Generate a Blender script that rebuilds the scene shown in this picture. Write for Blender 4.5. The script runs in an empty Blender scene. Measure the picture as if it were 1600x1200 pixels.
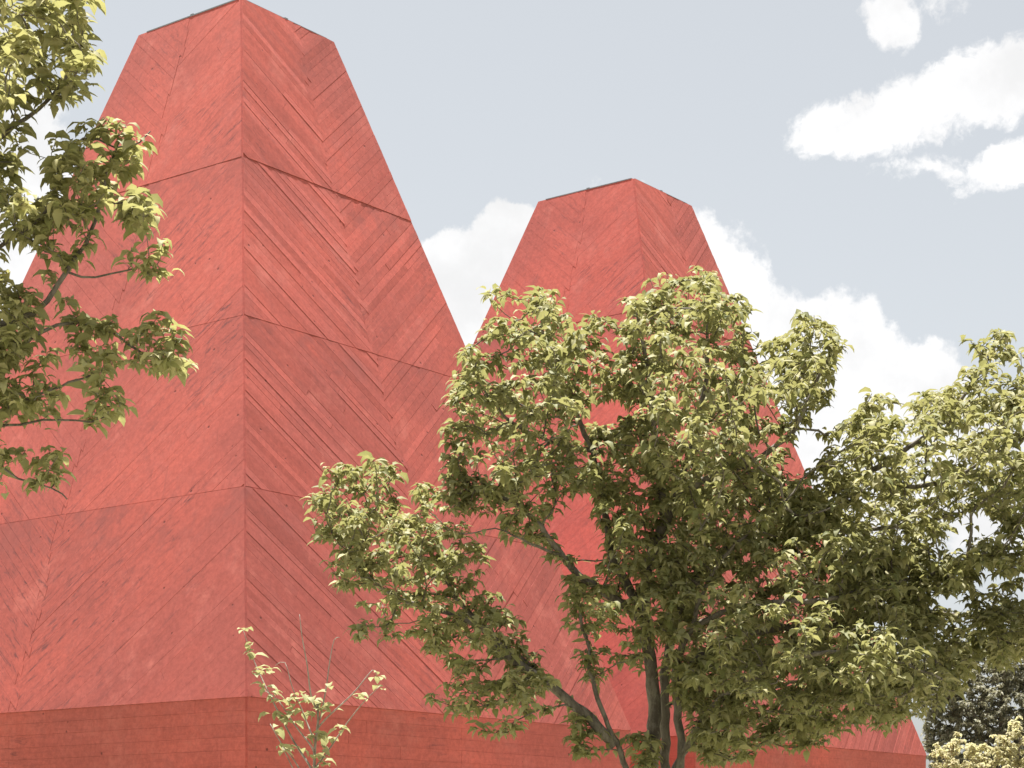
import bpy, math, random
import numpy as np
from mathutils import Vector, noise as mnoise

R = math.radians
scene = bpy.context.scene
COL = scene.collection
EYE = 1.65
F = 3149.33          # focal length in photo pixels (1600 wide)
HY = 1339.4          # horizon row in the photo

# ------------------------------------------------------------------ camera
cam = bpy.data.cameras.new('camera')
cam.sensor_width = 36.0
cam.lens = F / 1600 * 36.0
cam.shift_y = (HY - 600) / 1600
cam.clip_start = 0.1
cam.clip_end = 5000
cam_ob = bpy.data.objects.new('camera', cam)
cam_ob.location = (0, 0, EYE)
cam_ob.rotation_euler = (R(90), 0, 0)
COL.objects.link(cam_ob)
scene.camera = cam_ob

# ------------------------------------------------------------------ light
SUN_EL = R(77.5)
SUN_AZ = R(-14.0)      # measured from +Y (view direction) towards +X
sd = Vector((math.sin(SUN_AZ) * math.cos(SUN_EL), math.cos(SUN_AZ) * math.cos(SUN_EL), math.sin(SUN_EL)))
sun = bpy.data.lights.new('sun', 'SUN')
sun.energy = 5.0
sun.angle = R(0.53)
sun.color = (1.0, 0.96, 0.89)
sun_ob = bpy.data.objects.new('sun', sun)
sun_ob.rotation_euler = (-sd).to_track_quat('-Z', 'Y').to_euler()
sun_ob.location = (0, 0, 60)
COL.objects.link(sun_ob)

scene.view_settings.view_transform = 'Standard'
scene.view_settings.look = 'None'
scene.view_settings.exposure = 1.55
scene.view_settings.gamma = 1.0
scene.view_settings.use_curve_mapping = False
GAIN = 2 ** scene.view_settings.exposure
SKY_STRENGTH = 0.05


class NT:
    """tiny node-tree helper"""
    def __init__(self, tree):
        self.t = tree
        self.n = tree.nodes
        self.l = tree.links

    def new(self, kind, **kw):
        nd = self.n.new(kind)
        for k, v in kw.items():
            setattr(nd, k, v)
        return nd

    def put(self, sock, v):
        if isinstance(v, bpy.types.NodeSocket):
            self.l.new(v, sock)
        elif v is not None:
            sock.default_value = v

    def math(self, op, a, b=None, c=None, clamp=False):
        nd = self.new('ShaderNodeMath', operation=op, use_clamp=clamp)
        for i, v in enumerate((a, b, c)):
            self.put(nd.inputs[i], v)
        return nd.outputs[0]

    def vmath(self, op, a, b=None, s=None):
        nd = self.new('ShaderNodeVectorMath', operation=op)
        self.put(nd.inputs[0], a)
        if b is not None:
            self.put(nd.inputs[1], b)
        if s is not None:
            self.put(nd.inputs['Scale'], s)
        return nd.outputs[0]

    def noise(self, vec, scale, detail=4, rough=0.55, dist=0.0):
        nd = self.new('ShaderNodeTexNoise')
        self.put(nd.inputs['Vector'], vec)
        nd.inputs['Scale'].default_value = scale
        nd.inputs['Detail'].default_value = detail
        nd.inputs['Roughness'].default_value = rough
        nd.inputs['Distortion'].default_value = dist
        return nd.outputs['Fac'], nd.outputs['Color']

    def ramp(self, v, lo, hi, a=0.0, b=1.0, smooth=True):
        nd = self.new('ShaderNodeMapRange')
        nd.interpolation_type = 'SMOOTHSTEP' if smooth else 'LINEAR'
        self.put(nd.inputs['Value'], v)
        nd.inputs['From Min'].default_value = lo
        nd.inputs['From Max'].default_value = hi
        nd.inputs['To Min'].default_value = a
        nd.inputs['To Max'].default_value = b
        return nd.outputs[0]

    def mix(self, fac, a, b, blend='MIX'):
        nd = self.new('ShaderNodeMix', data_type='RGBA', blend_type=blend)
        self.put(nd.inputs[0], fac)
        self.put(nd.inputs[6], a)
        self.put(nd.inputs[7], b)
        return nd.outputs[2]


# ------------------------------------------------------------------ sky
world = bpy.data.worlds.new('World')
scene.world = world
world.use_nodes = True
world.node_tree.nodes.clear()
w = NT(world.node_tree)
sky = w.new('ShaderNodeTexSky', sky_type='NISHITA')
sky.sun_disc = False
sky.sun_elevation = SUN_EL
sky.sun_rotation = SUN_AZ
sky.air_density = 1.0
sky.dust_density = 2.2
sky.ozone_density = 0.6
hs = w.new('ShaderNodeHueSaturation')
hs.inputs['Saturation'].default_value = 0.25
hs.inputs['Value'].default_value = 1.03
hs.inputs['Hue'].default_value = 0.485
w.l.new(sky.outputs[0], hs.inputs['Color'])
tc = w.new('ShaderNodeTexCoord')
D0 = tc.outputs['Generated']
_, wc = w.noise(D0, 9.0, 7, 0.6)
warp = w.vmath('SCALE', w.vmath('SUBTRACT', wc, (0.5, 0.5, 0.5)), s=0.05)
Dw = w.vmath('ADD', D0, warp)
sep = w.new('ShaderNodeSeparateXYZ')
w.l.new(Dw, sep.inputs[0])
AZ = w.math('ARCTAN2', sep.outputs[0], sep.outputs[1])
EL = w.math('ARCSINE', sep.outputs[2])


def azel(px, py):
    x, z = (px - 800) / F, (HY - py) / F
    return math.atan(x), math.atan2(z, math.hypot(x, 1))


clouds = [  # px, py, rx, ry (photo pixels), rotation, weight
    (955, 650, 340, 330, 0, 1.0), (705, 480, 110, 120, 0, 1.0), (800, 430, 100, 110, 0, 1.0),
    (1240, 690, 230, 235, 0, 1.0), (1400, 700, 150, 160, 0, 0.9), (1580, 760, 180, 110, 0, 0.35),
    (1300, 208, 75, 42, 8, 0.9), (1420, 188, 125, 56, 8, 1.0), (1560, 145, 130, 62, 12, 1.0),
    (1396, 34, 50, 42, 0, 0.8), (1575, 268, 85, 36, 22, 0.85), (1440, 272, 70, 16, -5, 0.3), (1520, 2, 100, 20, 5, 0.35),
    (-60, 400, 190, 330, 0, 0.7),
]
fields = {}
for px, py, rx, ry, rot, wt in clouds:
    a0, e0 = azel(px, py)
    da = w.math('SUBTRACT', AZ, a0)
    de = w.math('SUBTRACT', EL, e0)
    c, s = math.cos(R(rot)), math.sin(R(rot))
    xx = w.math('ADD', w.math('MULTIPLY', da, c / (rx / F)), w.math('MULTIPLY', de, s / (rx / F)))
    yy = w.math('ADD', w.math('MULTIPLY', de, c / (ry / F)), w.math('MULTIPLY', da, -s / (ry / F)))
    d2 = w.math('ADD', w.math('MULTIPLY', xx, xx), w.math('MULTIPLY', yy, yy))
    v = w.math('MULTIPLY', w.math('SUBTRACT', 1.0, w.math('SQRT', d2)), wt)
    kk = 'big' if rx > 95 and ry > 100 else 'small'
    fields[kk] = v if kk not in fields else w.math('MAXIMUM', fields[kk], v)
fb, _ = w.noise(D0, 26.0, 9, 0.62)
# the same kind of broken cumulus all round the rest of the sky
fb2, _ = w.noise(w.vmath('MULTIPLY', Dw, (1, 1, 1.8)), 2.6, 9, 0.55)
away = w.ramp(w.math('ABSOLUTE', AZ), 0.30, 0.55)
high = w.ramp(EL, 0.48, 0.62)
outside = w.math('MAXIMUM', away, high)
gen = w.math('MULTIPLY', w.ramp(fb2, 0.53, 0.60), outside)
fbh, _ = w.noise(Dw, 120.0, 7, 0.62)
puff = w.math('ADD', w.math('MULTIPLY', w.math('SUBTRACT', fb, 0.5), 0.55), w.math('MULTIPLY', w.math('SUBTRACT', fbh, 0.5), 0.16))
wisp = w.math('ADD', w.math('MULTIPLY', w.math('SUBTRACT', fb, 0.5), 1.1), w.math('MULTIPLY', w.math('SUBTRACT', fbh, 0.5), 1.0))
m1 = w.math('MAXIMUM', w.ramp(w.math('ADD', fields['big'], puff), -0.02, 0.07), w.ramp(w.math('ADD', fields['small'], wisp), -0.06, 0.30))
mask = w.math('MAXIMUM', m1, gen)
fb3, _ = w.noise(D0, 14.0, 6, 0.6)
cs = w.ramp(fb3, 0.33, 0.60, 0.93, 1.08)
cl = w.new('ShaderNodeCombineColor')
CW = 0.97 / GAIN / SKY_STRENGTH
w.l.new(w.math('MULTIPLY', cs, CW), cl.inputs[0])
w.l.new(w.math('MULTIPLY', cs, CW), cl.inputs[1])
w.l.new(w.math('MULTIPLY', cs, CW * 1.005), cl.inputs[2])
skc = w.mix(mask, hs.outputs[0], cl.outputs[0])
bg = w.new('ShaderNodeBackground')
bg.inputs['Strength'].default_value = SKY_STRENGTH
w.l.new(skc, bg.inputs['Color'])
wo = w.new('ShaderNodeOutputWorld')
w.l.new(bg.outputs[0], wo.inputs['Surface'])


# ------------------------------------------------------------------ helpers
def P(px, py, d):
    """photo pixel at a chosen distance -> point in the place"""
    return np.array([(px - 800) / F * d, d, EYE + (HY - py) / F * d])


def link(name, me, mat=None, parent=None, smooth=False):
    o = bpy.data.objects.new(name, me)
    if mat is not None and me is not None and not me.materials:
        me.materials.append(mat)
    COL.objects.link(o)
    if parent is not None:
        o.parent = parent
    if smooth:
        me.polygons.foreach_set('use_smooth', [True] * len(me.polygons))
    return o


def tag(o, label, cat, group=None):
    o['label'] = label
    o['category'] = cat
    if group:
        o['group'] = group
    return o


def empty(name, loc):
    o = bpy.data.objects.new(name, None)
    o.location = loc
    o.empty_display_size = 0.3
    COL.objects.link(o)
    return o


def mesh(name, verts, faces, uvs=None):
    me = bpy.data.meshes.new(name)
    me.from_pydata([tuple(map(float, v)) for v in verts], [], faces)
    if uvs is not None:
        lay = me.uv_layers.new(name='grain')
        flat = []
        for lp in me.loops:
            flat.extend(uvs[lp.vertex_index])
        lay.data.foreach_set('uv', flat)
    me.update()
    return me


def new_mat(name):
    m = bpy.data.materials.new(name)
    m.use_nodes = True
    t = NT(m.node_tree)
    b = t.n['Principled BSDF']
    return m, t, b


# ------------------------------------------------------------------ materials
HB = EYE + 2.5
LIFT_Z = (7.72, 10.91, 14.12)


def concrete_mat(name, stain=1.0, vary=0.10, runs=None, gain=1.0):
    m, t, b = new_mat(name)
    co = t.new('ShaderNodeTexCoord')
    obj = co.outputs['Object']
    uvn = t.new('ShaderNodeUVMap', uv_map='grain')
    uv = uvn.outputs[0]
    oi = t.new('ShaderNodeObjectInfo')
    isl = t.new('ShaderNodeNewGeometry')
    rnd = t.math('FRACT', t.math('ADD', oi.outputs['Random'], isl.outputs['Random Per Island']))
    big, _ = t.noise(obj, 0.28, 5, 0.6)
    mid, _ = t.noise(obj, 1.5, 7, 0.68)
    fine, _ = t.noise(obj, 11.0, 7, 0.8)
    gvec = t.vmath('MULTIPLY', uv, (1.0, 19.0, 1.0))
    grain, _ = t.noise(gvec, 1.0, 6, 0.7)
    streak, _ = t.noise(t.vmath('MULTIPLY', uv, (1.9, 11.0, 1.0)), 1.0, 8, 0.8, 0.5)
    base = t.mix(t.ramp(big, 0.36, 0.64), (0.335, 0.080, 0.067, 1), (0.430, 0.095, 0.075, 1))
    base = t.mix(t.ramp(mid, 0.46, 0.70, 0, 0.65), base, (0.378, 0.098, 0.084, 1))
    # every board its own tone
    tone = t.ramp(rnd, 0, 1, gain * (1.0 - vary), gain * (1.0 + vary * .8), smooth=False)
    tone = t.math('MULTIPLY', tone, t.ramp(fine, 0.30, 0.70, 0.82, 1.15))
    # each pour came out a little different; dirt below the pour joints
    sz = t.new('ShaderNodeSeparateXYZ')
    t.put(sz.inputs[0], obj)
    zw = t.math('ADD', sz.outputs[2], t.math('MULTIPLY', t.math('SUBTRACT', mid, 0.5), 0.12))
    soil = None
    for zj, kf in ((HB, 0.95), (LIFT_Z[0], 1.07), (LIFT_Z[1], 1.02), (LIFT_Z[2], 0.96)):
        tone = t.math('MULTIPLY', tone, t.ramp(sz.outputs[2], zj - 0.02, zj + 0.02, 1.0, kf))
        under = t.math('MULTIPLY', t.ramp(zw, zj - 1.1, zj - 0.05, 0.0, 1.0), t.math('LESS_THAN', sz.outputs[2], zj))
        if zj == HB:
            continue
        soil = under if soil is None else t.math('MAXIMUM', soil, under)
    hv = t.new('ShaderNodeHueSaturation')
    t.put(hv.inputs['Color'], base)
    t.put(hv.inputs['Value'], tone)
    col = hv.outputs[0]
    # wood-grain print
    col = t.mix(t.ramp(grain, 0.48, 0.72, 0, 0.40), col, (0.273, 0.068, 0.060, 1))
    # pale bloom
    pale, _ = t.noise(obj, 0.9, 8, 0.74)
    col = t.mix(t.ramp(pale, 0.53, 0.72, 0, 0.55), col, (0.519, 0.159, 0.132, 1))
    # grime brushed along the boards: scattered, and gathered where water runs
    zone, _ = t.noise(obj, 0.33, 4, 0.55)
    zone = t.ramp(zone, 0.47, 0.66)
    if runs is not None:
        dv = t.vmath('SUBTRACT', obj, tuple(runs))
        ln = t.new('ShaderNodeVectorMath', operation='LENGTH')
        t.put(ln.inputs[0], dv)
        zone = t.math('MAXIMUM', zone, t.ramp(ln.outputs['Value'], 0.8, 4.6, 1.0, 0.0))
    col = t.mix(t.math('MULTIPLY', t.ramp(streak, 0.50, 0.66), t.math('MULTIPLY', zone, 0.80 * stain), clamp=True), col, (0.146, 0.047, 0.047, 1))
    sm, _ = t.noise(t.vmath('MULTIPLY', obj, (2.2, 2.2, 0.8)), 1.6, 8, 0.78, 0.8)
    z2, _ = t.noise(obj, 0.5, 3, 0.5)
    sp, _ = t.noise(obj, 0.75, 6, 0.7)
    col = t.mix(t.math('MULTIPLY', soil, t.ramp(sp, 0.44, 0.66, 0, 0.62)), col, (0.218, 0.064, 0.058, 1))
    col = t.mix(t.math('MULTIPLY', t.ramp(sm, 0.54, 0.70), t.math('MULTIPLY', t.ramp(z2, 0.42, 0.62), 0.38 * stain), clamp=True), col, (0.200, 0.062, 0.056, 1))
    # bug holes
    vo = t.new('ShaderNodeTexVoronoi')
    vo.inputs['Scale'].default_value = 3.4
    t.put(vo.inputs['Vector'], obj)
    hole = t.ramp(vo.outputs['Distance'], 0.06, 0.10, 1, 0)
    sel = t.math('GREATER_THAN', t.noise(obj, 2.6, 2)[0], 0.53)
    hole = t.math('MULTIPLY', hole, sel)
    col = t.mix(t.math('MULTIPLY', hole, 0.8), col, (0.118, 0.032, 0.029, 1))
    t.put(b.inputs['Base Color'], col)
    b.inputs['Roughness'].default_value = 0.86
    b.inputs['Specular IOR Level'].default_value = 0.25
    h = t.math('ADD', t.math('MULTIPLY', grain, 0.5), t.math('MULTIPLY', fine, 0.35))
    h = t.math('SUBTRACT', h, t.math('MULTIPLY', hole, 1.2))
    bp = t.new('ShaderNodeBump')
    bp.inputs['Strength'].default_value = 0.5
    bp.inputs['Distance'].default_value = 0.008
    t.put(bp.inputs['Height'], h)
    t.l.new(bp.outputs[0], b.inputs['Normal'])
    return m


M_conc = concrete_mat('red_board_marked_concrete')
M_worn = concrete_mat('red_worn_concrete', stain=1.35, vary=0.03, runs=(-4.2, 4.1, 5.6))
M_base = concrete_mat('red_base_concrete', stain=1.0, vary=0.05, gain=1.22)


def leaf_mat(name, ca, cb, trans, tfac, rough=0.42, spec=0.5):
    m, t, b = new_mat(name)
    geo = t.new('ShaderNodeNewGeometry')
    oi = t.new('ShaderNodeObjectInfo')
    rnd = t.math('FRACT', t.math('ADD', geo.outputs['Random Per Island'], oi.outputs['Random']))
    col = t.mix(rnd, ca, cb)
    co = t.new('ShaderNodeTexCoord')
    n, _ = t.noise(co.outputs['Object'], 2.3, 3)
    col = t.mix(t.ramp(n, 0.4, 0.65, 0, 0.35), col, tuple(0.8 * c for c in ca[:3]) + (1,))
    t.put(b.inputs['Base Color'], col)
    b.inputs['Roughness'].default_value = rough
    b.inputs['Specular IOR Level'].default_value = spec
    tr = t.new('ShaderNodeBsdfTranslucent')
    tr.inputs['Color'].default_value = trans
    mx = t.new('ShaderNodeMixShader')
    mx.inputs[0].default_value = tfac
    t.l.new(b.outputs[0], mx.inputs[1])
    t.l.new(tr.outputs[0], mx.inputs[2])
    t.l.new(mx.outputs[0], t.n['Material Output'].inputs['Surface'])
    return m


M_leaf = leaf_mat('tree_leaf', (0.155, 0.172, 0.068, 1), (0.440, 0.400, 0.215, 1), (0.33, 0.32, 0.12, 1), 0.36, 0.6, 0.18)
M_leaf_near = leaf_mat('near_tree_leaf', (0.190, 0.198, 0.078, 1), (0.47, 0.425, 0.23, 1), (0.38, 0.365, 0.14, 1), 0.40, 0.6, 0.18)
M_leaf_sap = leaf_mat('sapling_leaf', (0.28, 0.275, 0.13, 1), (0.38, 0.36, 0.19, 1), (0.36, 0.35, 0.16, 1), 0.35, 0.6, 0.25)
M_leaf_bg = leaf_mat('olive_dark_leaf', (0.17, 0.17, 0.115, 1), (0.31, 0.295, 0.215, 1), (0.22, 0.21, 0.13, 1), 0.4, 0.6, 0.3)
M_leaf_shrub = leaf_mat('pale_shrub_leaf', (0.34, 0.31, 0.17, 1), (0.55, 0.51, 0.33, 1), (0.55, 0.52, 0.28, 1), 0.5, 0.6, 0.3)


def bark_mat(name, a, b_, sc=18):
    m, t, b = new_mat(name)
    co = t.new('ShaderNodeTexCoord')
    v = t.vmath('MULTIPLY', co.outputs['Object'], (1, 1, 0.35))
    n, _ = t.noise(v, sc, 6, 0.7)
    n2, _ = t.noise(co.outputs['Object'], 40, 4, 0.7)
    col = t.mix(t.ramp(n, 0.36, 0.64), a, b_)
    col = t.mix(t.ramp(n2, 0.58, 0.7, 0, 0.6), col, (0.23, 0.22, 0.16, 1))
    t.put(b.inputs['Base Color'], col)
    b.inputs['Roughness'].default_value = 0.85
    bp = t.new('ShaderNodeBump')
    bp.inputs['Strength'].default_value = 0.8
    bp.inputs['Distance'].default_value = 0.012
    t.put(bp.inputs['Height'], n)
    t.l.new(bp.outputs[0], b.inputs['Normal'])
    return m


M_bark = bark_mat('tree_bark', (0.075, 0.060, 0.048, 1), (0.19, 0.165, 0.135, 1))
M_twig = bark_mat('sapling_bark', (0.22, 0.17, 0.14, 1), (0.38, 0.33, 0.29, 1), 30)


def plain(name, col, rough, metal=0.0, nsc=6.0, amt=0.25):
    m, t, b = new_mat(name)
    co = t.new('ShaderNodeTexCoord')
    n, _ = t.noise(co.outputs['Object'], nsc, 5, 0.6)
    c = t.mix(t.ramp(n, 0.35, 0.7, 0, amt), col, tuple(0.55 * x for x in col[:3]) + (1,))
    t.put(b.inputs['Base Color'], c)
    b.inputs['Roughness'].default_value = rough
    b.inputs['Metallic'].default_value = metal
    return m


M_zinc = plain('zinc_flashing', (0.30, 0.31, 0.33, 1), 0.5, 0.6)
M_roof = plain('roof_felt', (0.10, 0.10, 0.10, 1), 0.9)
M_glass = plain('skylight_glass', (0.05, 0.06, 0.07, 1), 0.08)


def ground_mat():
    m, t, b = new_mat('dry_lawn_and_gravel')
    co = t.new('ShaderNodeTexCoord')
    n, _ = t.noise(co.outputs['Object'], 0.12, 5, 0.6)
    n2, _ = t.noise(co.outputs['Object'], 9.0, 6, 0.7)
    g = t.mix(n2, (0.10, 0.115, 0.035, 1), (0.22, 0.20, 0.09, 1))
    s = t.mix(n2, (0.29, 0.275, 0.235, 1), (0.43, 0.41, 0.36, 1))
    t.put(b.inputs['Base Color'], t.mix(t.ramp(n, 0.44, 0.52), s, g))
    b.inputs['Roughness'].default_value = 0.95
    return m


# ------------------------------------------------------------------ ground
N = 40
gv, gf = [], []
for j in range(N + 1):
    for i in range(N + 1):
        x = (i / N * 2 - 1); y = (j / N * 2 - 1)
        x = math.copysign(abs(x) ** 2.2, x) * 1500; y = math.copysign(abs(y) ** 2.2, y) * 1500
        r = math.hypot(x, y - 30)
        gv.append((x, y, -0.02 + (0.0 if r < 60 else 0.25 * math.sin(x * .02) * math.sin(y * .017))))
for j in range(N):
    for i in range(N):
        a = j * (N + 1) + i
        gf.append((a, a + 1, a + N + 2, a + N + 1))
g_ob = link('ground', mesh('ground', gv, gf), ground_mat())
g_ob['kind'] = 'structure'

# ------------------------------------------------------------------ towers
TH = 0.6528
U = np.array([math.sin(TH), math.cos(TH), 0.0])
V = np.array([-math.cos(TH), math.sin(TH), 0.0])
Z = np.array([0, 0, 1.0])
LU, LV = 10.70, 11.54
AU, SU, AV, SV = 4.28, 2.54, 4.40, 2.79
HB = EYE + 2.5
HT = EYE + 15.95
NEAR1 = np.array([-4.1344, 31.3773, 0.0])
NEAR2 = NEAR1 + (LU + 1.975) * U - 0.233 * V
# heights of the pour joints (above ground) read along the near arris
LIFTS = [HB, 7.72, 10.91, 14.12, HT]


def clip(poly, n, c):
    """keep the side of the 2D polygon where n.p <= c"""
    out = []
    for i in range(len(poly)):
        a, b = poly[i], poly[(i + 1) % len(poly)]
        da, db = n[0] * a[0] + n[1] * a[1] - c, n[0] * b[0] + n[1] * b[1] - c
        if da <= 0:
            out.append(a)
        if (da < 0 < db) or (db < 0 < da):
            k = da / (da - db)
            out.append((a[0] + (b[0] - a[0]) * k, a[1] + (b[1] - a[1]) * k))
    return out


def area(p):
    return abs(sum(p[i][0] * p[(i + 1) % len(p)][1] - p[(i + 1) % len(p)][0] * p[i][1] for i in range(len(p)))) / 2


def clean(poly, eps=0.004):
    o = []
    for p in poly:
        if not o or math.hypot(p[0] - o[-1][0], p[1] - o[-1][1]) > eps:
            o.append(p)
    if len(o) > 2 and math.hypot(o[0][0] - o[-1][0], o[0][1] - o[-1][1]) < eps:
        o.pop()
    return o


def board_mesh(poly, O, ex, ey, en, t0, slope, d):
    """a prism over a 2D outline on the face; its front may lean about its long axis"""
    cx = sum(p[0] for p in poly) / len(poly)
    cy = sum(p[1] for p in poly) / len(poly)
    n = len(poly)
    vs, uv = [], []
    nd = (-d[1], d[0])
    for back in (0, 1):
        for p in poly:
            ac = (p[0] - cx) * nd[0] + (p[1] - cy) * nd[1]
            al = p[0] * d[0] + p[1] * d[1]
            h = -0.03 if back else t0 + slope * ac
            vs.append(O + ex * p[0] + ey * p[1] + en * h)
            uv.append((al, p[0] * nd[0] + p[1] * nd[1]))
    fs = [tuple(range(n)), tuple(reversed(range(n, 2 * n)))]
    for i in range(n):
        j = (i + 1) % n
        fs.append((i, i + n, j + n, j))
    # make sure the front looks outwards
    a, b, c = (np.array(vs[k]) for k in (0, 1, 2))
    if np.dot(np.cross(b - a, c - a), en) < 0:
        fs = [tuple(reversed(f)) for f in fs]
    return vs, fs, uv


def frustum(bu0, bu1, bv0, bv1, zb, tu0, tu1, tv0, tv1, zt):
    vs = [U * a + V * b + Z * z for (a, b, z) in
          ((bu0, bv0, zb), (bu1, bv0, zb), (bu1, bv1, zb), (bu0, bv1, zb),
           (tu0, tv0, zt), (tu1, tv0, zt), (tu1, tv1, zt), (tu0, tv1, zt))]
    fs = [(0, 1, 5, 4), (1, 2, 6, 5), (2, 3, 7, 6), (3, 0, 4, 7), (4, 5, 6, 7), (3, 2, 1, 0)]
    return vs, fs


def side(o, base):
    return [tuple(map(float, x)) for x in o]


def corner(k, z):
    """outer outline of the pyramid at height z: corner k of (u,v) order"""
    t = (z - HB) / (HT - HB)
    u0, u1 = AU * t, LU + (AU + SU - LU) * t
    v0, v1 = AV * t, LV + (AV + SV - LV) * t
    a, b = ((u0, v0), (u1, v0), (u1, v1), (u0, v1))[k]
    return U * a + V * b + Z * z


def build_tower(near, label, seed, keep_boards):
    rg = random.Random(seed)
    T = empty('pyramid_tower', tuple(near))
    tag(T, label, 'tower', 'red concrete pyramid towers')
    vs, fs = frustum(0, LU, 0, LV, HB, AU, AU + SU, AV, AV + SV, HT)
    wall = link('sloped_wall', mesh('sloped_wall', vs, fs, [(v[0] * .8 + v[1] * .6, v[2]) for v in vs]), M_conc, T)
    vs, fs = frustum(0.02, LU - 0.02, 0.02, LV - 0.02, -0.3, 0.02, LU - 0.02, 0.02, LV - 0.02, HB - 0.001)
    basew = link('base_wall', mesh('base_wall', vs, fs, [(v[0] * .8 + v[1] * .6, v[2]) for v in vs]), M_base, T)

    boards = []
    # faces: right (corner 0 -> 1) strong relief; left (corner 3 -> 0) worn smoother
    for (ka, kb, rel, wmin, wmax) in ((0, 1, 1.0, 0.12, 0.165), (3, 0, 0.26, 0.15, 0.28)):
        A, B = corner(ka, HB), corner(kb, HB)
        C, Dd = corner(kb, HT), corner(ka, HT)
        ex = (B - A) / np.linalg.norm(B - A)
        mid = (Dd + C) / 2 - (A + B) / 2
        en = np.cross(ex, mid); en /= np.linalg.norm(en)
        if np.dot(en, (A + B) / 2 - (U * LU / 2 + V * LV / 2 + Z * HB)) < 0:
            en = -en
        ey = np.cross(en, ex)
        if ey[2] < 0:
            ey = -ey
        to2 = lambda p: (float(np.dot(p - A, ex)), float(np.dot(p - A, ey)))
        a2, b2, c2, d2 = to2(A), to2(B), to2(C), to2(Dd)
        m0 = ((a2[0] + b2[0]) / 2, 0.0)
        m1 = ((c2[0] + d2[0]) / 2, c2[1])
        sl = c2[1] / (HT - HB)
        ang = R(40)
        for half in (0, 1):
            if half == 0:
                outline = [a2, m0, m1, d2]
                wide = [a2, (m0[0] + .35, m0[1]), (m1[0] + .35, m1[1]), d2]
                d = (math.cos(ang), -math.sin(ang))
            else:
                outline = [m0, b2, c2, m1]
                d = (math.cos(ang), math.sin(ang))
            nd = (-d[1], d[0])
            for li in range(4):
                y0, y1 = (LIFTS[li] - HB) * sl, (LIFTS[li + 1] - HB) * sl
                gap = 0.007 if rel > .9 else 0.004
                cell = clip(wide if half == 0 else outline, (0, 1), y1 - (0 if li == 3 else gap))
                cell = clip(cell, (0, -1), -(y0 + (0.0 if li == 0 else gap)))
                # stay clear of the arrises and of the seam down the middle
                for (p, q) in ((outline[0], outline[3]), (outline[1], outline[2])):
                    ln = math.hypot(q[0] - p[0], q[1] - p[1])
                    nx, ny = (q[1] - p[1]) / ln, -(q[0] - p[0]) / ln
                    gx = sum(z[0] for z in outline) / 4; gy = sum(z[1] for z in outline) / 4
                    if nx * gx + ny * gy > nx * p[0] + ny * p[1]:
                        nx, ny = -nx, -ny
                    seam = (p is outline[1] and half == 0) or (p is outline[0] and half == 1)
                    cell = clip(cell, (nx, ny), nx * p[0] + ny * p[1] - ((-0.30 if half == 0 else 0.002) if seam else 0.013))
                    if seam and half == 0:
                        sm_ = (nx, ny, nx * p[0] + ny * p[1])
                if len(cell) < 3:
                    continue
                rs = random.Random(seed * 31 + ka * 7 + half * 3)      # same board pitch in all lifts
                k0 = -8.0
                ext = [nd[0] * p[0] + nd[1] * p[1] for p in cell]
                while k0 < max(ext):
                    wd = rs.uniform(wmin, wmax)
                    k1 = k0 + wd
                    if k1 > min(ext):
                        strip = clip(cell, nd, k1 - (0.003 if rg.random() < .25 else 0.0008))
                        strip = clip(strip, (-nd[0], -nd[1]), -(k0 + 0.0012))
                        if half == 0:
                            strip = clip(strip, sm_[:2], sm_[2] + rg.choice((0.0, 0.05, 0.1, 0.14, 0.2)))
                        pieces = [strip]
                        if len(strip) >= 3:
                            al = [d[0] * p[0] + d[1] * p[1] for p in strip]
                            L = max(al) - min(al)
                            if L > 2.2 and rg.random() < (0.55 if rel > .9 else .3):
                                cut = min(al) + L * rg.uniform(0.25, 0.75)
                                pieces = [clip(strip, d, cut - 0.002), clip(strip, (-d[0], -d[1]), -cut - 0.002)]
                        for pc in pieces:
                            pc = clean(pc)
                            if len(pc) < 3 or area(pc) < 0.004:
                                continue
                            t0 = 0.0075 + (0.0042 if half == 0 else 0.0) + 0.0030 * rel * rg.uniform(-1, 1) + (0.003, 0.0, 0.002, 0.011)[li] * (1 if rel > .9 else .5)
                            lean = rel * max(-0.034, min(0.04, rg.gauss(0.006, 0.026 if half == 0 else 0.018)))
                            boards.append((area(pc) * (1.0 if rel > .9 else 0.95), M_conc if rel > .9 else M_worn,
                                           board_mesh(pc, A, ex, ey, en, t0, lean, d)))
                    k0 = k1
    # the largest show as single boards, the rest is one part
    boards.sort(key=lambda b: -b[0])
    for a_, mt, (vs, fs, uv) in boards[:keep_boards]:
        link('board', mesh('board', vs, fs, uv), mt, wall)
    for mt in (M_conc, M_worn):
        av, af, au = [], [], []
        for a_, m_, (vs, fs, uv) in boards[keep_boards:]:
            if m_ is not mt:
                continue
            o = len(av)
            av += vs; au += uv
            af += [tuple(i + o for i in f) for f in fs]
        if av:
            r = link('small_boards', mesh('small_boards', av, af, au), mt, wall)
            r['kind'] = 'stuff'
    print('boards', len(boards))

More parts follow.
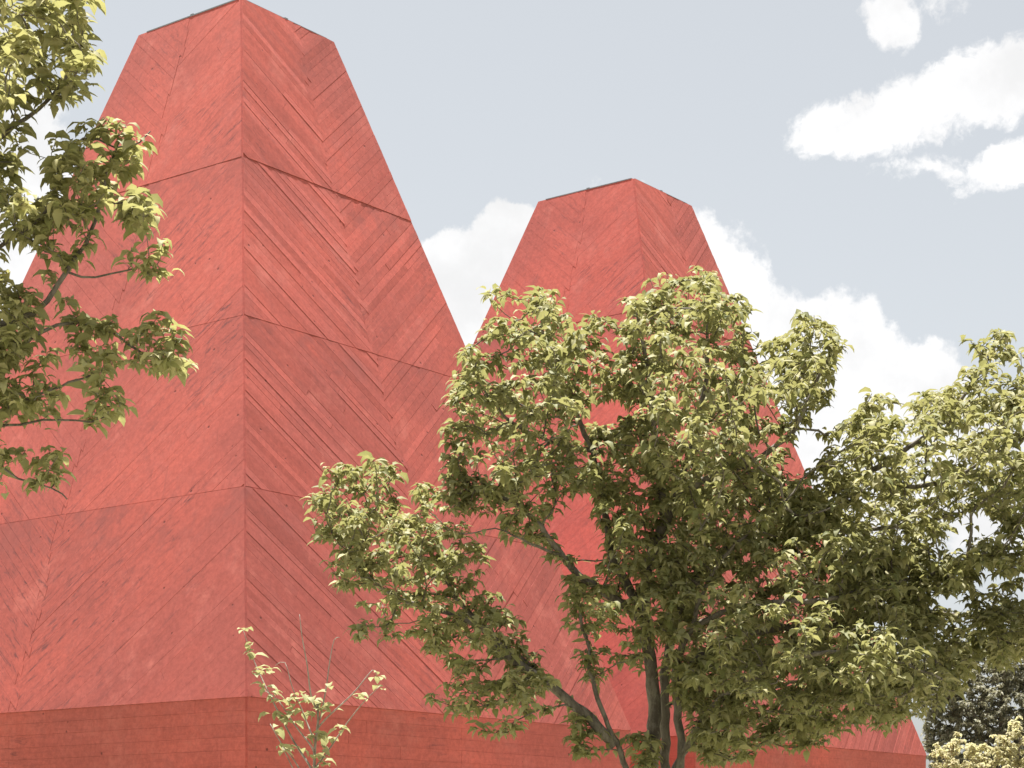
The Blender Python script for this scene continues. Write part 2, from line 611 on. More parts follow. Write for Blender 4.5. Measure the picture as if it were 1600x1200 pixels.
    # base band: level boards on the two sides one can see
    for (ka, kb) in ((0, 1), (3, 0)):
        A, B = corner(ka, HB), corner(kb, HB)
        Ln = np.linalg.norm(B - A)
        ex = (B - A) / Ln
        en = np.cross(ex, Z)
        if np.dot(en, (A + B) / 2 - (U * LU / 2 + V * LV / 2 + Z * HB)) < 0:
            en = -en
        O = A - Z * HB - en * 0.02
        z1 = HB - 0.003
        for row in range(8):
            z0 = z1 - rg.uniform(0.19, 0.26)
            x = 0.03
            first = True
            while x < Ln - 0.03:
                L = rg.uniform(1.3, 3.1)
                x1 = min(x + L, Ln - 0.03)
                if Ln - 0.03 - x1 < 0.5:
                    x1 = Ln - 0.03
                # the pour joint half way along
                if x < Ln / 2 < x1:
                    if Ln / 2 - x > 0.3:
                        x1 = Ln / 2
                pc = [(x + 0.001, z0 + 0.0012), (x1 - 0.001, z0 + 0.0012), (x1 - 0.001, z1 - 0.0012), (x + 0.001, z1 - 0.0012)]
                t0 = 0.012 + rg.uniform(-0.002, 0.003)
                vs, fs, uv = board_mesh(pc, O, ex, Z, en, t0, rg.gauss(0, 0.008), (1.0, 0.0))
                link('board', mesh('board', vs, fs, uv), M_base, basew)
                x = x1
            z1 = z0

    # zinc flashing round the flat top, set back from the corners, and the rooflight on it
    for (ka, kb) in ((0, 1), (1, 2), (2, 3), (3, 0)):
        A, B = corner(ka, HT), corner(kb, HT)
        ex = (B - A) / np.linalg.norm(B - A)
        en = np.cross(ex, Z)
        a = A + ex * 0.06 + Z * 0.002 + en * 0.019; b = B - ex * 0.22 + Z * 0.002 + en * 0.019
        if ka == 3:
            a = A + ex * 0.24 + Z * 0.002 + en * 0.019; b = B - ex * 0.05 + Z * 0.002 + en * 0.019
        vs = [a, b, b - en * 0.12, a - en * 0.12]
        vs = vs + [v + Z * (0.022 if ka == 3 else 0.012) for v in vs]
        c = link('coping', mesh('coping', vs, [(0, 1, 5, 4), (1, 2, 6, 5), (2, 3, 7, 6), (3, 0, 4, 7), (4, 5, 6, 7), (3, 2, 1, 0)]), M_zinc, T)
        m_ = (a + b) / 2 + Z * (0.023 if ka == 3 else 0.013)
        vs = [m_ - ex * .04, m_ + ex * .04, m_ + ex * .04 - en * .1, m_ - ex * .04 - en * .1]
        vs = vs + [v + Z * 0.02 for v in vs]
        link('clip', mesh('clip', vs, [(0, 1, 5, 4), (1, 2, 6, 5), (2, 3, 7, 6), (3, 0, 4, 7), (4, 5, 6, 7), (3, 2, 1, 0)]), M_zinc, c)
    vs, fs = frustum(AU + .4, AU + SU - .4, AV + .4, AV + SV - .4, HT + 0.001, AU + .45, AU + SU - .45, AV + .45, AV + SV - .45, HT + .03)
    link('skylight', mesh('skylight', vs, fs), M_glass, T)
    return T


build_tower(NEAR1, 'large near red concrete pyramid tower with herringbone board marks, left of the picture', 5, 300)
build_tower(NEAR2, 'smaller-looking far red concrete pyramid tower rising behind the leafy tree', 11, 300)


# ------------------------------------------------------------------ plants
def tube_arrays(pts, rad, sides):
    pts = np.asarray(pts, float)
    n = len(pts)
    tg = np.gradient(pts, axis=0)
    tg /= np.linalg.norm(tg, axis=1)[:, None] + 1e-9
    ref = np.array([0.31, 0.87, 0.12])
    vs = []
    for i in range(n):
        a = np.cross(tg[i], ref); a /= np.linalg.norm(a) + 1e-9
        b = np.cross(tg[i], a)
        for k in range(sides):
            th = 2 * math.pi * k / sides
            vs.append(pts[i] + rad[i] * (a * math.cos(th) + b * math.sin(th)))
    fs = []
    for i in range(n - 1):
        for k in range(sides):
            k2 = (k + 1) % sides
            fs.append((i * sides + k, i * sides + k2, (i + 1) * sides + k2, (i + 1) * sides + k))
    fs.append(tuple(range((n - 1) * sides, n * sides)))
    return vs, fs


def smooth_line(pts, step):
    """Catmull-Rom through the points, resampled"""
    pts = [np.asarray(p, float) for p in pts]
    ext = [2 * pts[0] - pts[1]] + pts + [2 * pts[-1] - pts[-2]]
    out = []
    for i in range(1, len(ext) - 2):
        p0, p1, p2, p3 = ext[i - 1:i + 3]
        n = max(2, int(np.linalg.norm(p2[:3] - p1[:3]) / step))
        for k in range(n):
            t = k / n
            out.append(0.5 * ((2 * p1) + (-p0 + p2) * t + (2 * p0 - 5 * p1 + 4 * p2 - p3) * t * t + (-p0 + 3 * p1 - 3 * p2 + p3) * t ** 3))
    out.append(pts[-1])
    return np.array(out)


ROWS = np.array([0.0, 0.20, 0.46, 0.76, 1.0])
WIDS = np.array([0.0, 0.78, 1.0, 0.50, 0.0])


def bend(t):
    return min(1.0, 1.25 * t)


def leaf_verts(base, az, a0, a1, L, W, roll, fold):
    """vectorised: n leaves -> (n, 11, 3)"""
    n = len(az)
    h = np.stack([np.cos(az), np.sin(az), np.zeros(n)], 1)
    s0 = np.stack([-np.sin(az), np.cos(az), np.zeros(n)], 1)
    zz = np.array([[0, 0, 1.0]])
    pos = base.copy()
    out = np.zeros((n, 11, 3))
    out[:, 0] = pos
    idx = 1
    for r in range(1, 5):
        tm = (ROWS[r] + ROWS[r - 1]) / 2
        am = (a0 + (a1 - a0) * bend(tm))[:, None]
        pos = pos + (h * np.cos(am) + zz * np.sin(am)) * (L * (ROWS[r] - ROWS[r - 1]))[:, None]
        ar = (a0 + (a1 - a0) * bend(ROWS[r]))[:, None]
        nn = -h * np.sin(ar) + zz * np.cos(ar)
        cr, sr = np.cos(roll)[:, None], np.sin(roll)[:, None]
        sd_ = s0 * cr + nn * sr
        nr = nn * cr - s0 * sr
        if r < 4:
            hw = (W * WIDS[r] / 2)[:, None]
            up = nr * hw * fold[:, None]
            out[:, idx] = pos - sd_ * hw + up
            out[:, idx + 1] = pos
            out[:, idx + 2] = pos + sd_ * hw + up
            idx += 3
        else:
            out[:, idx] = pos
    return out


LEAF_F = [(0, 2, 1), (0, 3, 2), (1, 2, 5, 4), (2, 3, 6, 5), (4, 5, 8, 7), (5, 6, 9, 8), (7, 8, 10), (8, 9, 10)]


def bulk_leaves(name, V3, mat, parent):
    n = len(V3)
    me = bpy.data.meshes.new(name)
    co = V3.reshape(-1, 3)
    sizes = np.array([len(f) for f in LEAF_F])
    loops = np.concatenate([np.array(f) for f in LEAF_F])
    nl, nf = len(loops), len(LEAF_F)
    me.vertices.add(len(co))
    me.vertices.foreach_set('co', co.astype(np.float32).ravel())
    me.loops.add(nl * n)
    me.loops.foreach_set('vertex_index', (loops[None, :] + 11 * np.arange(n)[:, None]).ravel().astype(np.int32))
    me.polygons.add(nf * n)
    st = np.concatenate([[0], np.cumsum(sizes)[:-1]])
    me.polygons.foreach_set('loop_start', (st[None, :] + nl * np.arange(n)[:, None]).ravel().astype(np.int32))
    me.polygons.foreach_set('use_smooth', np.ones(nf * n, bool))
    me.update(calc_edges=True)
    me.validate()
    o = link(name, me, mat, parent)
    o['kind'] = 'stuff'
    return o


def inside(poly, x, y):
    c = False
    j = len(poly) - 1
    for i in range(len(poly)):
        xi, yi = poly[i]; xj, yj = poly[j]
        if (yi > y) != (yj > y) and x < (xj - xi) * (y - yi) / (yj - yi) + xi:
            c = not c
        j = i
    return c


def edge_dist(poly, x, y):
    best = 1e9
    for i in range(len(poly)):
        ax, ay = poly[i]; bx, by = poly[(i + 1) % len(poly)]
        dx, dy = bx - ax, by - ay
        t = max(0, min(1, ((x - ax) * dx + (y - ay) * dy) / (dx * dx + dy * dy + 1e-9)))
        best = min(best, math.hypot(ax + dx * t - x, ay + dy * t - y))
    return best


def make_leaf_protos(mat, rg, name, L, W):
    """a few bent leaves shared by the leaves that stand out singly"""
    res = []
    for i in range(6):
        a0 = R(rg.uniform(0, 50)); a1 = R(rg.uniform(-92, -25))
        v = leaf_verts(np.zeros((1, 3)), np.zeros(1), np.array([a0]), np.array([a1]), np.array([L]), np.array([W * rg.uniform(.9, 1.1)]),
                       np.array([rg.uniform(-.2, .2)]), np.array([rg.uniform(.1, .4)]))[0]
        me = mesh(name, v, LEAF_F)
        me.polygons.foreach_set('use_smooth', [True] * len(me.polygons))
        me.materials.append(mat)
        res.append(me)
    return res


def grow_tree(name, label, cat, base, limbs, polys, D, seed, leaf_len, leaf_w, mat, bark, dens, whorl=7, along=7,
              trunk_ids=(0,), group=None, single=300, shoot=0.30, twig_r=0.0024, node_step=0.07, clump=0.0):
    """limbs: list of (points (px,py,depth offset), r0, r1) ; polys: (outline px, depth half-thickness, density, depth offset)"""
    rg = random.Random(seed)
    nr = np.random.default_rng(seed)
    root = empty(name, tuple(base))
    tag(root, label, cat, group)
    base = np.asarray(base, float)
    nodes, dirs = [], []
    ntr = 0
    for i, (pts, r0, r1) in enumerate(limbs):
        W3 = [P(p[0], p[1], D + (p[2] if len(p) > 2 else 0)) for p in pts]
        ln = smooth_line(W3, 0.06)
        ln[1:-1] += nr.normal(0, 0.004 + 0.1 * r1, (len(ln) - 2, 3))
        rad = np.linspace(r0, r1, len(ln)) * (1 + nr.normal(0, 0.04, len(ln)))
        vs, fs = tube_arrays(ln - base, rad, 9)
        nm = 'trunk' if i in trunk_ids else 'limb'
        link(nm, mesh(nm, vs, fs), bark, root, True)
        tg = np.gradient(ln, axis=0); tg /= np.linalg.norm(tg, axis=1)[:, None] + 1e-9
        k0 = int(len(ln) * (0.5 if i in trunk_ids else 0.12))
        nodes += list(ln[k0:]); dirs += list(tg[k0:])
    # shoot tips spread through the crown
    tips = []
    for (poly, T, dn, off) in polys:
        xs = [p[0] for p in poly]; ys = [p[1] for p in poly]
        ar = area(poly)
        want = int(ar * dens * dn)
        tries = 0
        got = []
        while len(got) < want and tries < want * 60:
            tries += 1
            x, y = rg.uniform(min(xs), max(xs)), rg.uniform(min(ys), max(ys))
            if not inside(poly, x, y):
                continue
            e = edge_dist(poly, x, y)
            # whorls are ~ a leaf wide: keep their centres just inside the outline
            dd = D + off + rg.uniform(-1, 1) * 1.25 * T * (0.35 + 0.65 * min(1, e / 90))
            p = P(x, y + 4, dd)
            if rg.random() < 0.3:
                p[2] += rg.uniform(0, 1.9) * leaf_len
            if clump and mnoise.noise(Vector(p) * clump + Vector((seed, 0, 0))) < -0.10 and rg.random() < 0.9:
                continue
            if any((p[0] - q[0]) ** 2 + (p[1] - q[1]) ** 2 + (p[2] - q[2]) ** 2 < (leaf_len * 0.8) ** 2 for q in got[-400:]):
                continue
            got.append(p)
        tips += got
    NA = np.array(nodes); DA = np.array(dirs)
    T3 = np.array(tips)
    dmin = np.array([np.min(np.linalg.norm(NA - t, axis=1)) for t in T3])
    order = np.argsort(dmin)
    cap = len(NA) + len(T3) * 40
    buf = np.zeros((cap, 3)); dbuf = np.zeros((cap, 3)); gen = np.zeros(cap)
    n = len(NA); buf[:n] = NA; dbuf[:n] = DA
    parent = np.full(cap, -1, int)
    branches = []
    leaves = dict(b=[], az=[], a0=[], a1=[], L=[])
    for ti in order:
        t = T3[ti]
        v = t - buf[:n]
        dist = np.linalg.norm(v, axis=1)
        cost = dist + 0.7 * np.maximum(0, -v[:, 2] + 0.02) + 0.25 * dist * (1 - np.sum(v * dbuf[:n], 1) / (dist + 1e-6)) + 0.05 * gen[:n]
        k = int(np.argmin(cost))
        s = buf[k]; L = dist[k]
        if L < 0.03:
            continue
        d0 = dbuf[k]
        c1 = s + (d0 * 0.45 + (t - s) / L * 0.55) * L * 0.4
        up = np.array([nr.normal(0, .25), nr.normal(0, .25), 0.75])
        c2 = t - (up * 0.5 + (t - s) / L * 0.5) * L * 0.35
        m = max(3, int(L / node_step) + 1)
        tt = np.linspace(0, 1, m + 1)[:, None]
        cv = (1 - tt) ** 3 * s + 3 * (1 - tt) ** 2 * tt * c1 + 3 * (1 - tt) * tt ** 2 * c2 + tt ** 3 * t
        cv[1:-1] += nr.normal(0, 0.006, (m - 1, 3))
        tg = np.gradient(cv, axis=0); tg /= np.linalg.norm(tg, axis=1)[:, None] + 1e-9
        ids = list(range(n, n + m))
        buf[n:n + m] = cv[1:]; dbuf[n:n + m] = tg[1:]; gen[n:n + m] = gen[k] + 1
        parent[n] = k
        parent[n + 1:n + m] = np.arange(n, n + m - 1)
        branches.append(([k] + ids))
        n += m
        # terminal whorl: leaves arch out and hang
        nw = max(3, whorl + rg.randint(-2, 2))
        ph = rg.uniform(0, 6.28)
        for q in range(nw):
            leaves['b'].append(t + nr.normal(0, 0.012, 3) - tg[-1] * rg.uniform(0, 0.05))
            leaves['az'].append(ph + q * 6.283 / nw + rg.uniform(-.35, .35))
            leaves['a0'].append(R(rg.uniform(0, 55))); leaves['a1'].append(R(rg.triangular(-100, -5, -60)))
            leaves['L'].append(leaf_len * rg.uniform(0.55, 1.2))
        # leaves lower down the shoot
        acc = 0.0
        avail = min(L, shoot)
        for q in range(along):
            f = rg.random()
            back = f * avail
            j = max(0, int(round(m * (1 - back / L))))
            leaves['b'].append(cv[j] + nr.normal(0, 0.018, 3))
            leaves['az'].append(rg.uniform(0, 6.283))
            leaves['a0'].append(R(rg.uniform(-25, 50))); leaves['a1'].append(R(rg.triangular(-100, 0, -60)))
            leaves['L'].append(leaf_len * rg.uniform(0.45, 1.15))
    # twig thickness from what each carries
    cnt = np.zeros(n)
    for br in branches:
        cnt[br[-1]] += 1
    for i in range(n - 1, -1, -1):
        if parent[i] >= 0:
            cnt[parent[i]] += cnt[i]
    av, af = [], []
    for br in branches:
        ids = br[1:]
        pts = buf[br]
        r = twig_r * np.maximum(cnt[ids], 1) ** 0.42
        r = np.concatenate([[r[0] * 1.1], r])
        vs, fs = tube_arrays(pts - base, r, 5)
        o = len(av)
        av += vs
        af += [tuple(i + o for i in f) for f in fs]
    tw = link('twigs', mesh('twigs', av, af), bark, root, True)
    tw['kind'] = 'stuff'
    B = np.array(leaves['b']) - base
    az = np.array(leaves['az']); a0 = np.array(leaves['a0']); a1 = np.array(leaves['a1']); Ls = np.array(leaves['L'])
    nL = len(B)
    Wd = Ls * leaf_w / leaf_len * nr.uniform(0.85, 1.15, nL)
    roll = nr.normal(0, 0.42, nL)
    fold = nr.uniform(0.1, 0.45, nL)
    # single leaves: those nearest to the viewer and in the picture
    Wp = B + base
    px = 800 + F * Wp[:, 0] / Wp[:, 1]; py = HY - F * (Wp[:, 2] - EYE) / Wp[:, 1]
    vis = (px > 5) & (px < 1595) & (py > 5) & (py < 1190)
    score = np.where(vis, -Wp[:, 1] + Ls * 2.0, -1e9)
    pick = np.argsort(-score)[:single]
    pick = pick[vis[pick]]
    rest = np.setdiff1d(np.arange(nL), pick)
    crown = bulk_leaves('crown', leaf_verts(B[rest], az[rest], a0[rest], a1[rest], Ls[rest], Wd[rest], roll[rest], fold[rest]), mat, root)
    if len(pick):
        protos = make_leaf_protos(mat, rg, 'leaf', leaf_len, leaf_w)
        for i in pick:
            o = bpy.data.objects.new('leaf', protos[rg.randrange(len(protos))])
            o.location = B[i]
            o.rotation_euler = (rg.uniform(-.25, .25), rg.uniform(-.3, .2), az[i])
            k = Ls[i] / leaf_len
            o.scale = (k, k, k)
            COL.objects.link(o)
            o.parent = root
    print(name, 'tips', len(T3), 'leaves', nL, 'twigs', len(branches))
    return root


# --- the big tree in front of the towers
D1 = 14.0
gy = HY + EYE * F / D1
limbs1 = [
    ([(1052, gy + 10), (1042, 1500), (1030, 1330), (1018, 1210), (1022, 1120), (1016, 1040), (1008, 950), (1012, 880), (1040, 815), (1052, 790)], 0.060, 0.040),
    ([(1056, gy + 10), (1050, 1450, .1), (1042, 1300, .12), (1040, 1180, .12), (1038, 1090, .1), (1044, 1010, .1), (1070, 930, .15), (1110, 880, .2)], 0.042, 0.030),
    ([(1062, gy + 10), (1066, 1400, -.1), (1064, 1240, -.12), (1062, 1140, -.15), (1056, 1050, -.2), (1080, 985, -.3), (1140, 955, -.5), (1220, 940, -.7), (1290, 938, -.8), (1340, 925, -.6), (1420, 905, -.3), (1520, 880, -.3)], 0.048, 0.007),
    ([(1052, gy + 10), (1030, 1400, -.1), (1000, 1260, -.2), (975, 1190, -.25), (945, 1120, -.3), (922, 1050, -.3), (916, 1000, -.3), (905, 950, -.3)], 0.045, 0.010),
    # branches
    ([(962, 1165, -.26), (910, 1112, -.3), (860, 1072, -.35), (800, 1030, -.4), (760, 985, -.4), (700, 958, -.45), (645, 943, -.5), (590, 915, -.5), (550, 870, -.5)], 0.040, 0.009),
    ([(862, 1074, -.35), (790, 1010, -.2), (735, 960, -.1), (700, 910, 0), (672, 862, .05), (640, 825, .1), (600, 800, .1)], 0.024, 0.008),
    ([(1010, 975), (985, 955, -.1), (940, 922, -.2), (905, 900, -.3), (872, 860, -.4), (835, 812, -.5), (790, 780, -.5), (745, 765, -.5)], 0.036, 0.010),
    ([(1000, 950), (962, 880, .1), (950, 830, .15), (940, 765, .2), (925, 705, .2), (902, 650, .2), (875, 590, .2), (850, 530, .2), (845, 480, .2)], 0.034, 0.008),
    ([(925, 705, .2), (860, 690, 0), (800, 660, -.2), (750, 600, -.3), (735, 550, -.3)], 0.016, 0.006),
    ([(1040, 815), (1028, 740, -.1), (1022, 670, -.15), (1014, 600, -.2), (1005, 540, -.2), (995, 480, -.2)], 0.036, 0.008),
    ([(1052, 790), (1085, 758, -.1), (1135, 738, -.2), (1190, 712, -.3), (1240, 670, -.3), (1275, 600, -.3), (1300, 545, -.3)], 0.030, 0.008),
    ([(1050, 800), (1075, 720, .2), (1095, 640, .3), (1105, 560, .3), (1105, 450, .3)], 0.028, 0.008),
    ([(1110, 880, .2), (1180, 830, .3), (1260, 790, .4), (1340, 748, .4), (1420, 700, .4), (1490, 640, .3), (1545, 560, .3)], 0.036, 0.009),
    ([(1340, 748, .4), (1440, 760, .2), (1540, 720, .1), (1640, 650, .1)], 0.018, 0.008),
    ([(1180, 830, .3), (1300, 830, .6), (1420, 820, .7), (1540, 790, .6), (1660, 760, .5)], 0.022, 0.008),
    ([(1056, 1060, -.2), (1120, 1010, -.2), (1200, 985, 0), (1320, 975, .2), (1440, 960, .3), (1560, 965, .3), (1680, 970, .3)], 0.032, 0.008),
    ([(1064, 1180, -.12), (1110, 1110, -.5), (1190, 1050, -.9), (1290, 1020, -1.1), (1390, 1030, -.9), (1470, 1060, -.8)], 0.026, 0.006),
    ([(1042, 1220, .12), (1090, 1150, .4), (1170, 1090, .8), (1280, 1060, 1.0), (1380, 1070, 1.1)], 0.026, 0.008),
    ([(1075, 930, .15), (1060, 860, .6), (1080, 780, .9), (1120, 690, 1.0), (1170, 600, 1.0)], 0.026, 0.008),
    ([(880, 868, -.4), (830, 850, -.6), (790, 830, -.7)], 0.012, 0.006),
    ([(1080, 985, -.3), (1100, 920, -.5), (1150, 850, -.6), (1220, 790, -.6)], 0.018, 0.006),
]
polys1 = [
    ([(478, 795), (505, 745), (550, 712), (605, 725), (640, 752), (675, 748), (655, 800), (590, 800), (570, 850), (600, 880), (560, 940), (520, 910), (505, 850)], .8, .60, -.4),
    ([(570, 850), (650, 795), (700, 850), (755, 890), (720, 900), (755, 955), (700, 995), (640, 960), (560, 945)], .9, .55, -.2),
    ([(535, 975), (580, 960), (660, 980), (760, 960), (820, 985), (845, 1050), (780, 1070), (720, 1035), (640, 1005), (560, 1000)], .9, .55, -.4),
    ([(655, 1080), (720, 1070), (800, 1060), (865, 1050), (885, 1095), (855, 1105), (810, 1170), (780, 1175), (740, 1125), (690, 1095)], .7, .55, -.4),
    ([(885, 1135), (925, 1135), (945, 1170), (905, 1185), (885, 1160)], .2, 1.0, -.3),
    ([(695, 700), (735, 725), (740, 790), (705, 795), (690, 730)], .2, 1.1, -.4),
    ([(800, 985), (850, 1010), (830, 1030), (760, 985), (740, 900), (780, 920)], .2, .5, -.3),
    # upper left of the crown
    ([(708, 640), (722, 525), (735, 520), (765, 570), (752, 480), (790, 492), (805, 470), (835, 450), (878, 450), (900, 480), (930, 470), (950, 490), (960, 560), (1000, 600),
      (985, 700), (955, 790), (880, 760), (850, 820), (880, 865), (830, 880), (792, 825), (745, 795), (708, 720)], 1.0, .66, -.1),
    # centre top
    ([(960, 560), (975, 462), (1020, 452), (1060, 432), (1105, 418), (1120, 450), (1160, 452), (1180, 490), (1170, 525), (1220, 530), (1260, 508), (1295, 512), (1335, 532), (1310, 570),
      (1290, 600), (1300, 605), (1275, 650), (1200, 700), (1240, 760), (1100, 840), (980, 800)], 1.3, .82, 0),
    # right, upper
    ([(1285, 725), (1305, 672), (1360, 625), (1400, 612), (1440, 592), (1480, 602), (1510, 552), (1560, 515), (1582, 522), (1570, 565), (1590, 582), (1650, 555), (1750, 610), (1760, 780),
      (1600, 825), (1540, 805), (1480, 825), (1430, 895), (1300, 900), (1240, 820)], 1.2, .80, .2),
    ([(1430, 880), (1500, 875), (1560, 842), (1600, 850), (1680, 855), (1600, 890), (1530, 895), (1500, 925), (1430, 925)], .6, 1.5, -.3),
    ([(1380, 945), (1480, 955), (1540, 950), (1600, 935), (1720, 935), (1700, 1010), (1600, 1015), (1570, 1045), (1530, 1000), (1500, 1075), (1440, 1010)], .8, 1.7, .1),
    # lower middle
    ([(878, 895), (960, 875), (1060, 865), (1060, 960), (1015, 1005), (1000, 1035), (965, 1035), (905, 1000), (878, 955)], .9, .6, -.2),
    ([(905, 1010), (960, 1040), (950, 1080), (925, 1060)], .3, .7, -.3),
    ([(1030, 900), (1260, 810), (1420, 900), (1450, 1000), (1500, 1075), (1490, 1095), (1440, 1110), (1380, 1135), (1310, 1140), (1280, 1165), (1200, 1165), (1110, 1195), (1085, 1130), (1035, 1040)], 1.4, 1.05, 0),
    ([(990, 1155), (1010, 1145), (1030, 1210), (990, 1220)], .3, 1.0, -.2),
    ([(925, 765), (1000, 790), (1110, 700), (1250, 745), (1290, 830), (1080, 900), (960, 890)], 1.2, .9, 0),
    ([(1230, 760), (1440, 860), (1450, 970), (1260, 960)], 1.2, .8, 0),
    ([(600, 790), (690, 765), (755, 860), (765, 930), (700, 900), (640, 850)], .7, .4, -.3),
    ([(1060, 1040), (1300, 980), (1440, 1050), (1400, 1120), (1200, 1150), (1090, 1170)], 1.2, .7, -.3),
]
b1 = P(1054, gy, D1); b1[2] = 0
grow_tree('broadleaf_tree', 'large spreading green tree with several stems in front of both red towers', 'tree', b1, limbs1, polys1, D1, 3,
          0.100, 0.040, M_leaf, M_bark, 1 / 142.0, whorl=7, along=7, trunk_ids=(0, 1, 2, 3), clump=2.6)

# --- the nearer tree reaching in from the left
D2 = 9.0
gy2 = HY + EYE * F / D2
limbs2 = [
    ([(-330, gy2 + 10), (-322, 1600), (-310, 1200), (-290, 900), (-270, 700), (-255, 550), (-240, 400)], 0.11, 0.06),
    ([(-255, 560), (-150, 545), (-60, 520), (52, 488), (105, 425), (150, 345), (165, 270), (180, 240)], 0.0217, 0.0048),
    ([(-275, 740), (-150, 680), (-40, 610), (60, 520), (140, 505), (200, 537), (250, 565), (285, 575)], 0.0174, 0.0036),
    ([(-280, 800), (-160, 740), (-60, 680), (50, 622), (130, 590), (210, 562)], 0.0136, 0.0030),
    ([(-290, 900), (-150, 800), (-60, 720), (0, 728), (30, 750), (80, 762), (105, 780)], 0.0124, 0.0030),
    ([(-60, 680), (30, 660), (90, 655), (140, 660), (180, 645)], 0.0074, 0.0030),
    ([(-245, 450), (-150, 380), (-60, 290), (0, 215), (60, 170), (110, 110), (150, 80)], 0.0217, 0.0048),
    ([(-60, 420), (20, 370), (70, 330), (95, 270), (130, 215), (200, 232), (235, 205)], 0.0112, 0.0030),
    ([(-240, 400), (-200, 250), (-120, 100), (-20, 20), (60, -60), (120, -120)], 0.0248, 0.0060),
    ([(105, 425), (150, 435), (200, 420), (245, 415)], 0.0056, 0.0030),
    ([(95, 330), (160, 320), (220, 315)], 0.0062, 0.0030),
]
polys2 = [
    ([(-200, -150), (100, -100), (150, 60), (170, 110), (125, 140), (60, 165), (0, 250), (-200, 300)], .9, 1.0, 0),
    ([(110, 225), (165, 180), (195, 215), (235, 185), (250, 205), (225, 235), (180, 235), (130, 245)], .25, 1.1, 0),
    ([(-100, 240), (110, 245), (200, 275), (245, 320), (220, 350), (150, 325), (60, 365), (-100, 410)], .6, 1.0, 0),
    ([(205, 395), (250, 395), (262, 430), (240, 440), (200, 425)], .2, 1.3, 0),
    ([(110, 490), (200, 490), (265, 510), (288, 570), (262, 580), (200, 555), (130, 550)], .3, 1.0, 0),
    ([(-100, 565), (60, 575), (170, 580), (185, 630), (140, 665), (90, 640), (0, 635), (-100, 690)], .5, 1.0, 0),
    ([(-50, 660), (60, 685), (115, 685), (118, 705), (60, 700), (-50, 710)], .25, 1.2, 0),
    ([(-10, 742), (50, 740), (115, 755), (100, 775), (60, 758), (-10, 770)], .2, 1.2, 0),
    ([(-100, 430), (50, 430), (70, 520), (50, 550), (-100, 590)], .6, 1.0, 0),
    ([(60, 380), (130, 380), (150, 430), (90, 470)], .3, .5, 0),
    ([(-40, 1040), (2, 1035), (-2, 1060), (-40, 1070)], .1, 1.0, 0),
    ([(95, -40), (160, -40), (150, -12), (110, -14)], .2, 1.4, 0),
]
b2 = P(-330, gy2, D2); b2[2] = 0
grow_tree('broadleaf_tree', 'nearer tree with bright drooping leaves reaching in from the left edge', 'tree', b2, limbs2, polys2, D2, 8,
          0.090, 0.039, M_leaf_near, M_bark, 1 / 360.0, whorl=7, along=7, trunk_ids=(0,), shoot=0.22, twig_r=0.0018, clump=3.5)

# --- the young sapling by the near tower's corner
D3 = 17.0
gy3 = HY + EYE * F / D3


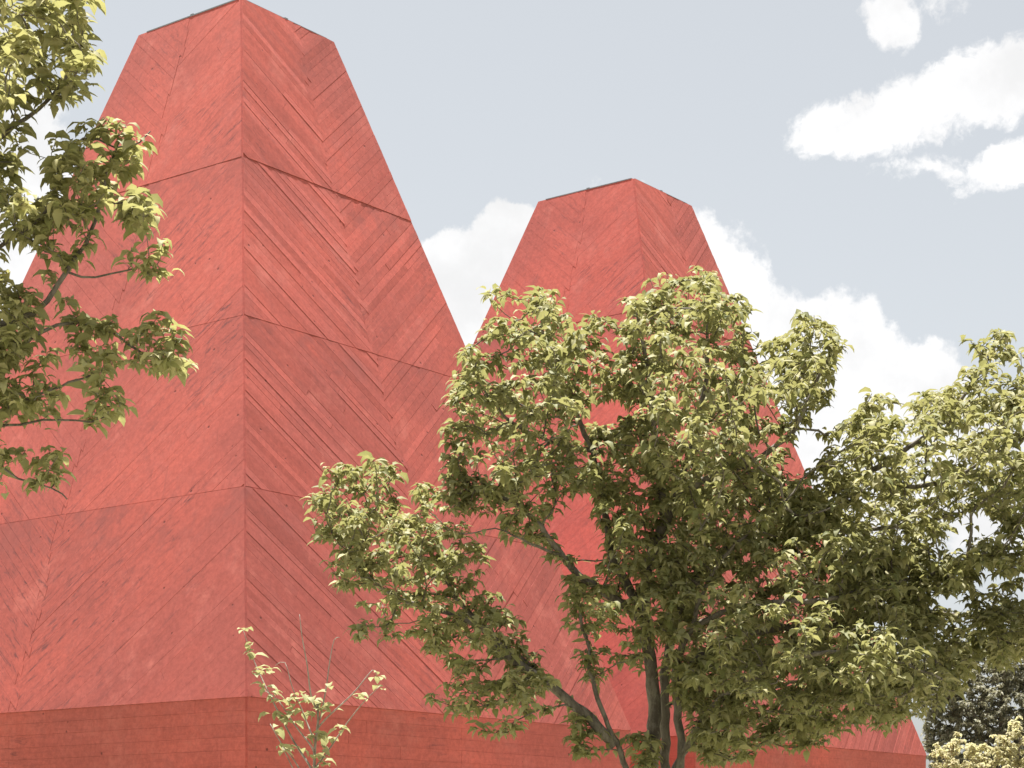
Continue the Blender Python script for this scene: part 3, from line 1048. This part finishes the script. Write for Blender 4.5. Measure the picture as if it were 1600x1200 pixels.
def sapling():
    rg = random.Random(21)
    nr = np.random.default_rng(21)
    base = P(491, gy3, D3); base[2] = 0
    root = empty('young_sapling', tuple(base))
    tag(root, 'thin sapling with sparse pale leaves at the near tower corner', 'sapling')
    lines = [
        ([(491, gy3 + 5), (492, 1400), (491, 1200), (494, 1150), (497, 1128), (496, 1100)], .028, .010, 'trunk'),
        ([(496, 1110), (486, 1087), (480, 1040), (472, 995), (468, 960)], .008, .003, 'branch'),
        ([(500, 1125), (510, 1072), (515, 1035), (522, 1000), (530, 996)], .007, .003, 'branch'),
        ([(492, 1225), (485, 1199), (460, 1160), (432, 1107), (410, 1062), (394, 1025), (380, 985)], .011, .003, 'branch'),
        ([(492, 1260), (467, 1200), (440, 1162), (422, 1131)], .009, .004, 'branch'),
        ([(491, 1180), (487, 1167), (460, 1132), (435, 1095), (412, 1078)], .009, .003, 'branch'),
        ([(494, 1155), (487, 1147), (470, 1105), (457, 1075), (445, 1035), (430, 1040)], .008, .0025, 'branch'),
        ([(495, 1140), (510, 1122), (550, 1085), (582, 1047), (588, 1055)], .008, .003, 'branch'),
        ([(492, 1200), (510, 1177), (542, 1130), (570, 1095), (594, 1072)], .008, .003, 'branch'),
        ([(492, 1290), (470, 1230), (455, 1195), (440, 1165)], .008, .004, 'branch'),
    ]
    for pts, r0, r1, nm in lines:
        off = [0] + list(np.cumsum(nr.normal(0, 0.05, len(pts) - 1)))
        if nm == 'trunk':
            off = [0] * len(pts)
        ln = smooth_line([P(p[0], p[1], D3 + o) for p, o in zip(pts, off)], 0.05)
        vs, fs = tube_arrays(ln - base, np.linspace(r0, r1, len(ln)), 7)
        link(nm, mesh(nm, vs, fs), M_twig, root, True)
    spots = [(382, 985, 2), (394, 1012, 3), (395, 1026, 4), (408, 1050, 4), (426, 1047, 4), (412, 1076, 5), (427, 1082, 4), (448, 1094, 6), (470, 1086, 5), (493, 1096, 7), (502, 1108, 6),
             (516, 1074, 2), (588, 1057, 4), (597, 1071, 2), (560, 1091, 4), (531, 1134, 5), (514, 1156, 3), (506, 1172, 3), (438, 1118, 4), (455, 1130, 5), (424, 1116, 4), (443, 1170, 5), (466, 1172, 4),
             (495, 1182, 3), (506, 1192, 4), (502, 1143, 3), (490, 1117, 4), (512, 1112, 3), (455, 1108, 3), (480, 1150, 2), (470, 1112, 3), (432, 1138, 2), (500, 1205, 4)]
    protos = make_leaf_protos(M_leaf_sap, rg, 'leaf', 0.105, 0.066)
    for x, y, k in spots:
        for q in range(k + 1):
            o = bpy.data.objects.new('leaf', protos[rg.randrange(6)])
            o.location = P(x + rg.gauss(0, 4), y + rg.gauss(0, 3), D3 + rg.gauss(0, .06)) - base
            o.rotation_euler = (rg.uniform(-.4, .4), rg.uniform(-.5, .3), rg.uniform(0, 6.28))
            s = rg.uniform(.7, 1.3)
            o.scale = (s, s, s)
            COL.objects.link(o)
            o.parent = root


sapling()

# --- background at the right edge: a dusky tree and a pale shrub
D4 = 72.0
gy4 = HY + EYE * F / D4
limbs4 = [([(1570, gy4 + 2), (1568, 1300), (1572, 1200), (1566, 1120), (1575, 1060)], .28, .10),
          ([(1570, 1220), (1530, 1150), (1500, 1090), (1485, 1050)], .12, .04),
          ([(1570, 1200), (1600, 1130), (1625, 1070)], .12, .04),
          ([(1572, 1280), (1500, 1220), (1460, 1160)], .10, .03)]
polys4 = [([(1440, 1040), (1470, 1000), (1520, 1005), (1580, 985), (1640, 1010), (1700, 1080), (1720, 1260), (1600, 1290), (1470, 1270), (1445, 1160)], 2.5, 1.0, 0)]
b4 = P(1570, gy4, D4); b4[2] = 0
grow_tree('dusky_tree', 'dark grey-brown tree far behind at the right edge', 'tree', b4, limbs4, polys4, D4, 15,
          0.22, 0.10, M_leaf_bg, M_bark, 1 / 26.0, whorl=8, along=8, trunk_ids=(0,), single=0, shoot=1.2, twig_r=0.010, node_step=0.3)
D5 = 55.0
gy5 = HY + EYE * F / D5
limbs5 = [([(1540, gy5 + 2), (1535, 1360), (1530, 1300), (1540, 1240)], .06, .03),
          ([(1540, 1390), (1500, 1300), (1480, 1220)], .05, .02),
          ([(1540, 1390), (1580, 1300), (1590, 1200), (1595, 1130)], .05, .02),
          ([(1542, 1400), (1640, 1300), (1660, 1200)], .05, .02)]
polys5 = [([(1456, 1165), (1490, 1148), (1530, 1160), (1560, 1150), (1580, 1125), (1592, 1120), (1600, 1145), (1660, 1150), (1700, 1250), (1690, 1420), (1460, 1420)], 1.2, 1.0, 0)]
b5 = P(1540, gy5, D5); b5[2] = 0
grow_tree('flowering_shrub', 'pale yellow leafy shrub beside the far tower corner at lower right', 'shrub', b5, limbs5, polys5, D5, 17,
          0.16, 0.085, M_leaf_shrub, M_bark, 1 / 48.0, whorl=8, along=7, trunk_ids=(0,), single=0, shoot=0.6, twig_r=0.006, node_step=0.2)
